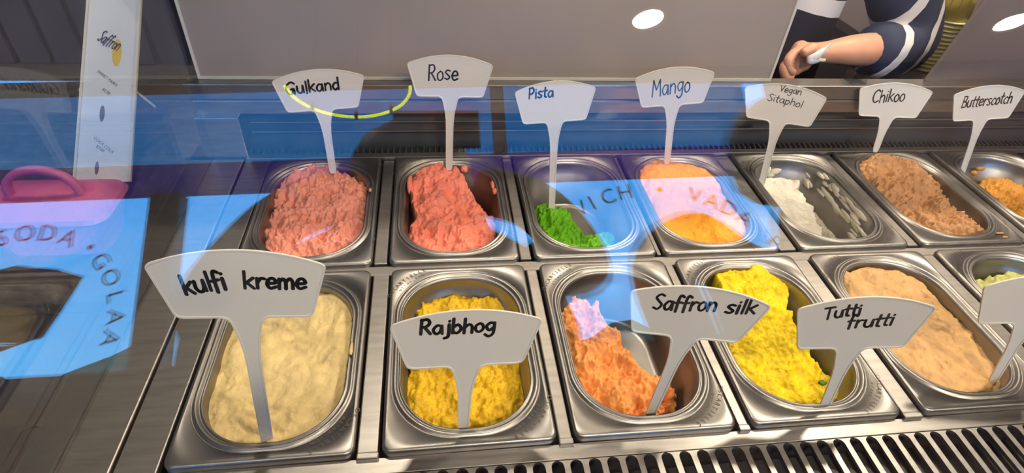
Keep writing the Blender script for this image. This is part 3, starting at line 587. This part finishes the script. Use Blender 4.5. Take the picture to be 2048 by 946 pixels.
# ------------------------------------------------------------------ server behind the case
def skin(name, pts, edges, rad, m, parent, sub=2, root=0, sm=1.0):
    me = bpy.data.meshes.new(name); me.from_pydata(pts, edges, []); me.update()
    o = link(name, me, m, parent); md = o.modifiers.new('skin', 'SKIN'); md.use_smooth_shade = True; md.branch_smoothing = sm
    for i, r in enumerate(rad):
        sv = me.skin_vertices[0].data[i]; sv.radius = (r, r) if not isinstance(r, tuple) else r; sv.use_root = (i == root)
    sb = o.modifiers.new('sub', 'SUBSURF'); sb.levels = sub; sb.render_levels = sub
    return o
def bandmat(name, axis, org, stops, rough=.8):
    m = bpy.data.materials.new(name); m.use_nodes = True; nt = m.node_tree; p = nt.nodes['Principled BSDF']; p.inputs['Roughness'].default_value = rough
    t = nt.nodes.new('ShaderNodeTexCoord'); s1 = nt.nodes.new('ShaderNodeVectorMath'); s1.operation = 'SUBTRACT'; s1.inputs[1].default_value = org
    d = nt.nodes.new('ShaderNodeVectorMath'); d.operation = 'DOT_PRODUCT'; d.inputs[1].default_value = axis
    r = nt.nodes.new('ShaderNodeValToRGB'); r.color_ramp.interpolation = 'CONSTANT'
    nt.links.new(t.outputs['Object'], s1.inputs[0]); nt.links.new(s1.outputs[0], d.inputs[0]); nt.links.new(d.outputs['Value'], r.inputs[0]); nt.links.new(r.outputs[0], p.inputs['Base Color'])
    while len(r.color_ramp.elements) < len(stops): r.color_ramp.elements.new(.5)
    for e_, (pos, c) in zip(r.color_ramp.elements, stops): e_.position = pos; e_.color = c
    return m
SKIN = mat('skin', srgb(206, 150, 122), .5, noise=.06, nscale=25, sss=.15)
navy = srgb(38, 48, 76); wht = srgb(226, 222, 222); blk = srgb(24, 22, 28)
sv = empty('person', label='server in a navy and white striped top holding white plastic spoons', cat='person')
bp = [(1.40, 1.24, -.10), (1.38, 1.22, .25), (1.42, 1.18, .52), (1.62, 1.12, .46), (1.665, 1.00, .175), (1.50, .95, .180), (1.405, .93, .184), (1.330, .92, .182), (1.280, .915, .172)]
be = [(0, 1), (1, 2), (2, 3), (3, 4), (4, 5), (5, 6), (6, 7), (7, 8)]
br = [.15, .15, .12, .055, .050, .046, (.042, .042), (.062, .060), (.060, .056)]
# fingers folded over the spoons, thumb over the top
fing = [[(1.285, .905, .214), (1.262, .885, .200), (1.268, .876, .178), (1.288, .878, .170)], [(1.283, .905, .196), (1.256, .884, .182), (1.264, .874, .160), (1.286, .877, .153)],
        [(1.287, .903, .178), (1.264, .882, .164), (1.272, .873, .146), (1.292, .877, .142)], [(1.297, .902, .162), (1.282, .882, .150), (1.290, .875, .136), (1.306, .880, .135)],
        [(1.335, .897, .226), (1.305, .878, .232), (1.280, .870, .222)]]
fing = [[(x-.028, y-.022, z-.012) for x, y, z in ch] for ch in fing]
frad = [(.0145, .0130, .0115, .0095)]*3+[(.0125, .0115, .010, .0085)]+[(.017, .0145, .011)]
for ch, rr_ in zip(fing, frad):
    b0 = len(bp); bp += ch; be.append((8 if ch != fing[4] else 7, b0)); br += list(rr_)
    be += [(b0+i, b0+i+1) for i in range(len(ch)-1)]
skin('body', bp, be, br, SKIN, sv, 2)
sleeve = skin('sleeve', [(1.44, 1.18, .50), (1.60, 1.10, .38), (1.665, 1.00, .175), (1.575, .970, .165), (1.495, .955, .177)], [(0, 1), (1, 2), (2, 3), (3, 4)], [.13, .105, .094, .094, .066],
     bandmat('striped_sleeve', (3.0, .0, -1.2), (1.40, 1.0, .30), [(0, navy), (.60, wht), (.67, navy), (.82, wht), (.87, navy)]), sv, 2)
skin('shirt', [(1.40, 1.24, -.2), (1.38, 1.22, .2), (1.42, 1.19, .55)], [(0, 1), (1, 2)], [.185, .18, .15], bandmat('striped_shirt', (.35, 0, 1.6), (1.25, 0, -.1), [(0, blk), (.585, wht), (.66, blk), (.76, wht), (.82, blk), (.92, wht)]), sv, 2)
WPL = mat('spoon_white', srgb(238, 236, 234), .35)
for k, (dx, dz, an) in enumerate(((0, 0, .3), (.010, .004, .75), (.004, -.010, -.1))):
    sp = empty('plastic_spoon', (1.290+dx, .850, .205+dz), 'small white plastic spoon %s in the server hand' % ('with the broadest bowl', 'standing steepest', 'lying lowest')[k], 'spoon', 'spoons in the hand'); sp.rotation_euler = (0, -an, .2)
    rings = []
    for i in range(9):
        t = i/8; w_ = .012*math.sin(PI*(.12+.86*t)**.8)+.001; rings.append([(-.020+.045*t, w_*math.cos(a*PI/4)*.4, w_*math.sin(a*PI/4)) for a in range(8)])
    v, f = loft(rings, True, True); pymesh('bowl', v, f, WPL, sp, True)
    bm = bmesh.new(); addbox(bm, .022, .036, -.0012, .0012, -.003, .003); bmo('handle', bm, WPL, sp)
# back counter, cups, clear box
bc = empty('back_counter', (2.98, 1.35, -.95), 'dark back counter behind the case at right', 'counter')
bm = bmesh.new(); addbox(bm, -1.2, 1.6, -.36, .5, 1.0, 1.03, .003); bmo('worktop', bm, mat('counter_dark', srgb(72, 58, 54), .35), bc)
bm = bmesh.new(); addbox(bm, -1.18, 1.58, -.30, .48, 0, 1.0); bmo('cabinet', bm, DARK, bc)
CUPY = mat('yellow_cup', srgb(226, 212, 96), .5, noise=.05, nscale=20); CUPW = mat('cup_rim_white', srgb(236, 234, 214), .45); CUPP = mat('cup_print', srgb(196, 96, 130), .5)
ORD = ['topmost', 'second from the top', 'third from the top', 'fourth from the top', 'fifth from the top', 'sixth from the top', 'seventh from the top', 'sixth from the bottom', 'fifth from the bottom', 'fourth from the bottom', 'third from the bottom', 'second from the bottom', 'lowest']
def cupstack(x, y, z, n, pitch, s, desc):
    for i in range(n):
        c = empty('paper_cup', (x+.0012*i, y, z+i*pitch), 'yellow paper cup, %s %s' % (ORD[n-1-i], desc), 'cup', 'stacked yellow cups')
        top = i == n-1; h = .095*s
        lathe('wall', [(.044*s, .004), (.030*s, h)] if top else [(.044*s, .004), (.0405*s, pitch*1.6+.004)], CUPY, c, 28, closed=top)
        lathe('rim', [(.0435*s, 0), (.0475*s, .0005), (.048*s, .003), (.0455*s, .0055), (.043*s, .004)], CUPW, c, 28, closed=False)
        if top: lathe('print_band', [(.0392*s, .035*s), (.0352*s, .062*s)], CUPP, c, 12, closed=False)
cupstack(1.815, 1.09, .081, 13, .0115, 1.15, 'of the stack right of the server')
CLR = glassmat('clear_plastic', (.86, .88, .9), 1.45)
pbx = empty('clear_box', (1.375, .785, .1685), 'small clear plastic holder under the server hand', 'holder')
bm = bmesh.new(); addbox(bm, -.02, .02, -.015, .015, 0, .002); addbox(bm, -.02, -.0185, -.015, .015, 0, .034); addbox(bm, .0185, .02, -.015, .015, 0, .034); addbox(bm, -.02, .02, .0135, .015, 0, .034); addbox(bm, -.02, .02, -.015, -.0135, 0, .034); bmo('shell', bm, CLR, pbx)

# ------------------------------------------------------------------ photographer and second customer (seen only as reflections)
CLO = mat('dark_cloth', srgb(52, 40, 46), .85, noise=.1, nscale=20); CLO2 = mat('maroon_cloth', srgb(70, 44, 46), .85); HAIR = mat('dark_hair', srgb(24, 20, 20), .6); TROU = mat('dark_trousers', srgb(34, 34, 42), .85)
def person(name, label, base, H, cloth, arms, long=False):
    t = empty('person', base, label, 'person'); k = H/1.75
    P_ = [(0, 0, 1.0), (0, 0, 1.22), (0, .0, 1.42), (0, .01, 1.50), (0, .015, 1.55), (0, .02, 1.61)]
    E_ = [(i, i+1) for i in range(5)]; R_ = [.20, .215, .17, (.07, .06), (.085, .09), (.08, .095)]
    for sgn, A in zip((-1, 1), arms):
        b = len(P_); P_ += [(sgn*.21, 0, 1.42)]+A; E_ += [(2, b)]+[(b+i, b+i+1) for i in range(len(A))]; R_ += [.085, .068, .052, .05, .045][:len(A)+1]
    for sgn in (-1, 1):
        b = len(P_); P_ += [(sgn*.10, 0, .92), (sgn*.11, .02, .50), (sgn*.11, 0, .09), (sgn*.12, .12, .05)]; E_ += [(0, b), (b, b+1), (b+1, b+2), (b+2, b+3)]; R_ += [.095, .07, .045, .045]
    P_ = [(x*k, y*k, z*k) for x, y, z in P_]; R_ = [tuple(q*k for q in r) if isinstance(r, tuple) else r*k for r in R_]
    skin('body', P_, E_, R_, cloth, t, 2)
    hp = [(.01, 1.725), (.06, 1.715), (.10, 1.685), (.122, 1.64), (.128, 1.58)]+([(.145, 1.52), (.165, 1.46), (.178, 1.40), (.175, 1.34), (.15, 1.30)] if long else [(.12, 1.53), (.09, 1.50)])
    rings = [[(r*k*math.cos(a), (-.02+r*.85*math.sin(a))*k, z*k) for a in [2*PI*j/20 for j in range(20)]] for r, z in hp]
    v, f = loft(rings, True, True); pymesh('hair', v, f, HAIR, t, True)
    return t
pg = person('photographer', 'photographer with long dark hair and dark clothes holding up a phone, reflected in the glass', (.31, -.67, -.95), 1.85, CLO,
       [[(-.40, .03, 1.30), (-.22, .11, 1.48), (-.09, .10, 1.53)], [(.36, .03, 1.38), (.23, .10, 1.50), (.11, .10, 1.53)]], True)
hp = [(.10, .09, 1.49, 0), (.17, .12, 1.475, -.005), (.26, .14, 1.43, -.02), (.33, .15, 1.37, -.045), (.365, .155, 1.28, -.05), (.375, .16, 1.15, -.05), (.37, .17, 1.0, -.05), (.355, .165, .98, -.05)]
k_ = 1.85/1.75
v, f = loft([[((ox+rx*math.cos(a))*k_, (-.015+ry_*math.sin(a)+.006*math.sin(9*a))*k_, z*k_) for a in [2*PI*j/40 for j in range(40)]] for rx, ry_, z, ox in hp], True, True)
pymesh('shawl', v, f, CLO, pg, True)
person('customer', 'second customer in maroon standing beside the photographer, reflected at right', (1.20, -.68, -.95), 1.92, CLO2,
       [[(-.36, .05, 1.34), (-.34, .16, 1.08)], [(.27, 0, 1.12), (.25, .1, .90)]])
ph = tag(box('smartphone', .29, .445, -.462, -.453, .70, .775, BLACK, bev=.003), 'black smartphone held sideways by the photographer', 'phone')

# ------------------------------------------------------------------ small bits: smears on the rims, a green candied bit
def blob(name, loc, r, m, parent=None, flat=.5, seed=1):
    q = random.Random(seed); bm = bmesh.new(); bmesh.ops.create_icosphere(bm, subdivisions=2, radius=1)
    for v in bm.verts:
        f_ = 1+q.uniform(-.22, .22); v.co = Vector((v.co.x*r[0]*f_, v.co.y*r[1]*f_, v.co.z*r[2]*f_))
    o = bmo(name, bm, m, parent, True); o.location = loc; return o
byname = {n: [o for o in bpy.data.objects if o.name.startswith('ice_cream') and o.data.materials[0].name == 'ice_'+n][0] for n in IC}
def smear(n, x, y, z, r, k):
    o = byname[n]; blob('smear', (x-PW/2, y-PD/2, z), r, MATS['ice_'+n], o, seed=k)
for k, (n, x, y, z, r) in enumerate([('rose', .214, .25, -.006, (.004, .016, .005)), ('rose', .216, .225, -.004, (.005, .010, .005)), ('rose', .155, .325, -.012, (.009, .010, .009)), ('rose', .165, .338, -.010, (.007, .008, .008)), ('rose', .032, .27, -.012, (.006, .035, .012)),
        ('gulkand', .226, .23, .002, (.003, .006, .002)), ('kulfi', .224, .18, .001, (.003, .014, .003)), ('kulfi', .13, .034, -.012, (.012, .006, .006)), ('chikoo', .196, .026, .002, (.010, .003, .002)), ('chikoo', .200, .014, .001, (.008, .003, .002)),
        ('butter', .10, .30, -.03, (.010, .006, .006)), ('butter', .13, .315, -.028, (.012, .006, .006)), ('butter', .06, .285, -.045, (.006, .004, .004))]): smear(n, x, y, z, r, k)
q_ = random.Random(11)
for k in range(40):
    y_ = .06+.25*k/39; z_ = q_.uniform(-.022, .022)-.035-.12*max(0, .2-y_); w_ = .0245 if z_ > -.035 else .0285+(-z_-.036)*.077
    hx_, hy_, r_ = PW/2-w_, PD/2-w_-.006, .085; qy_ = max(0, abs(y_-PD/2)-(hy_-r_)); xw = PW/2+hx_-r_+math.sqrt(max(0, r_*r_-qy_*qy_))
    smear('vegan', xw-.001, y_, z_, (.0028, q_.uniform(.012, .030), q_.uniform(.003, .009)), 40+k)
for k in range(10):
    smear('vegan', q_.uniform(.12, .20), q_.uniform(.06, .30), -.119, (q_.uniform(.006, .016), q_.uniform(.01, .03), .003), 80+k)
for k in range(7):
    smear('vegan', q_.uniform(.05, .14), PD-.036, q_.uniform(-.06, -.02), (q_.uniform(.005, .016), .003, q_.uniform(.004, .010)), 95+k)
gb = blob('candied_bit', (.985-(.815+PW/2), .085-PD/2, -.033), (.007, .005, .003), mat('green_candy', srgb(60, 120, 30), .3), byname['tutti'], seed=5)
gb['label'] = 'green candied fruit piece'
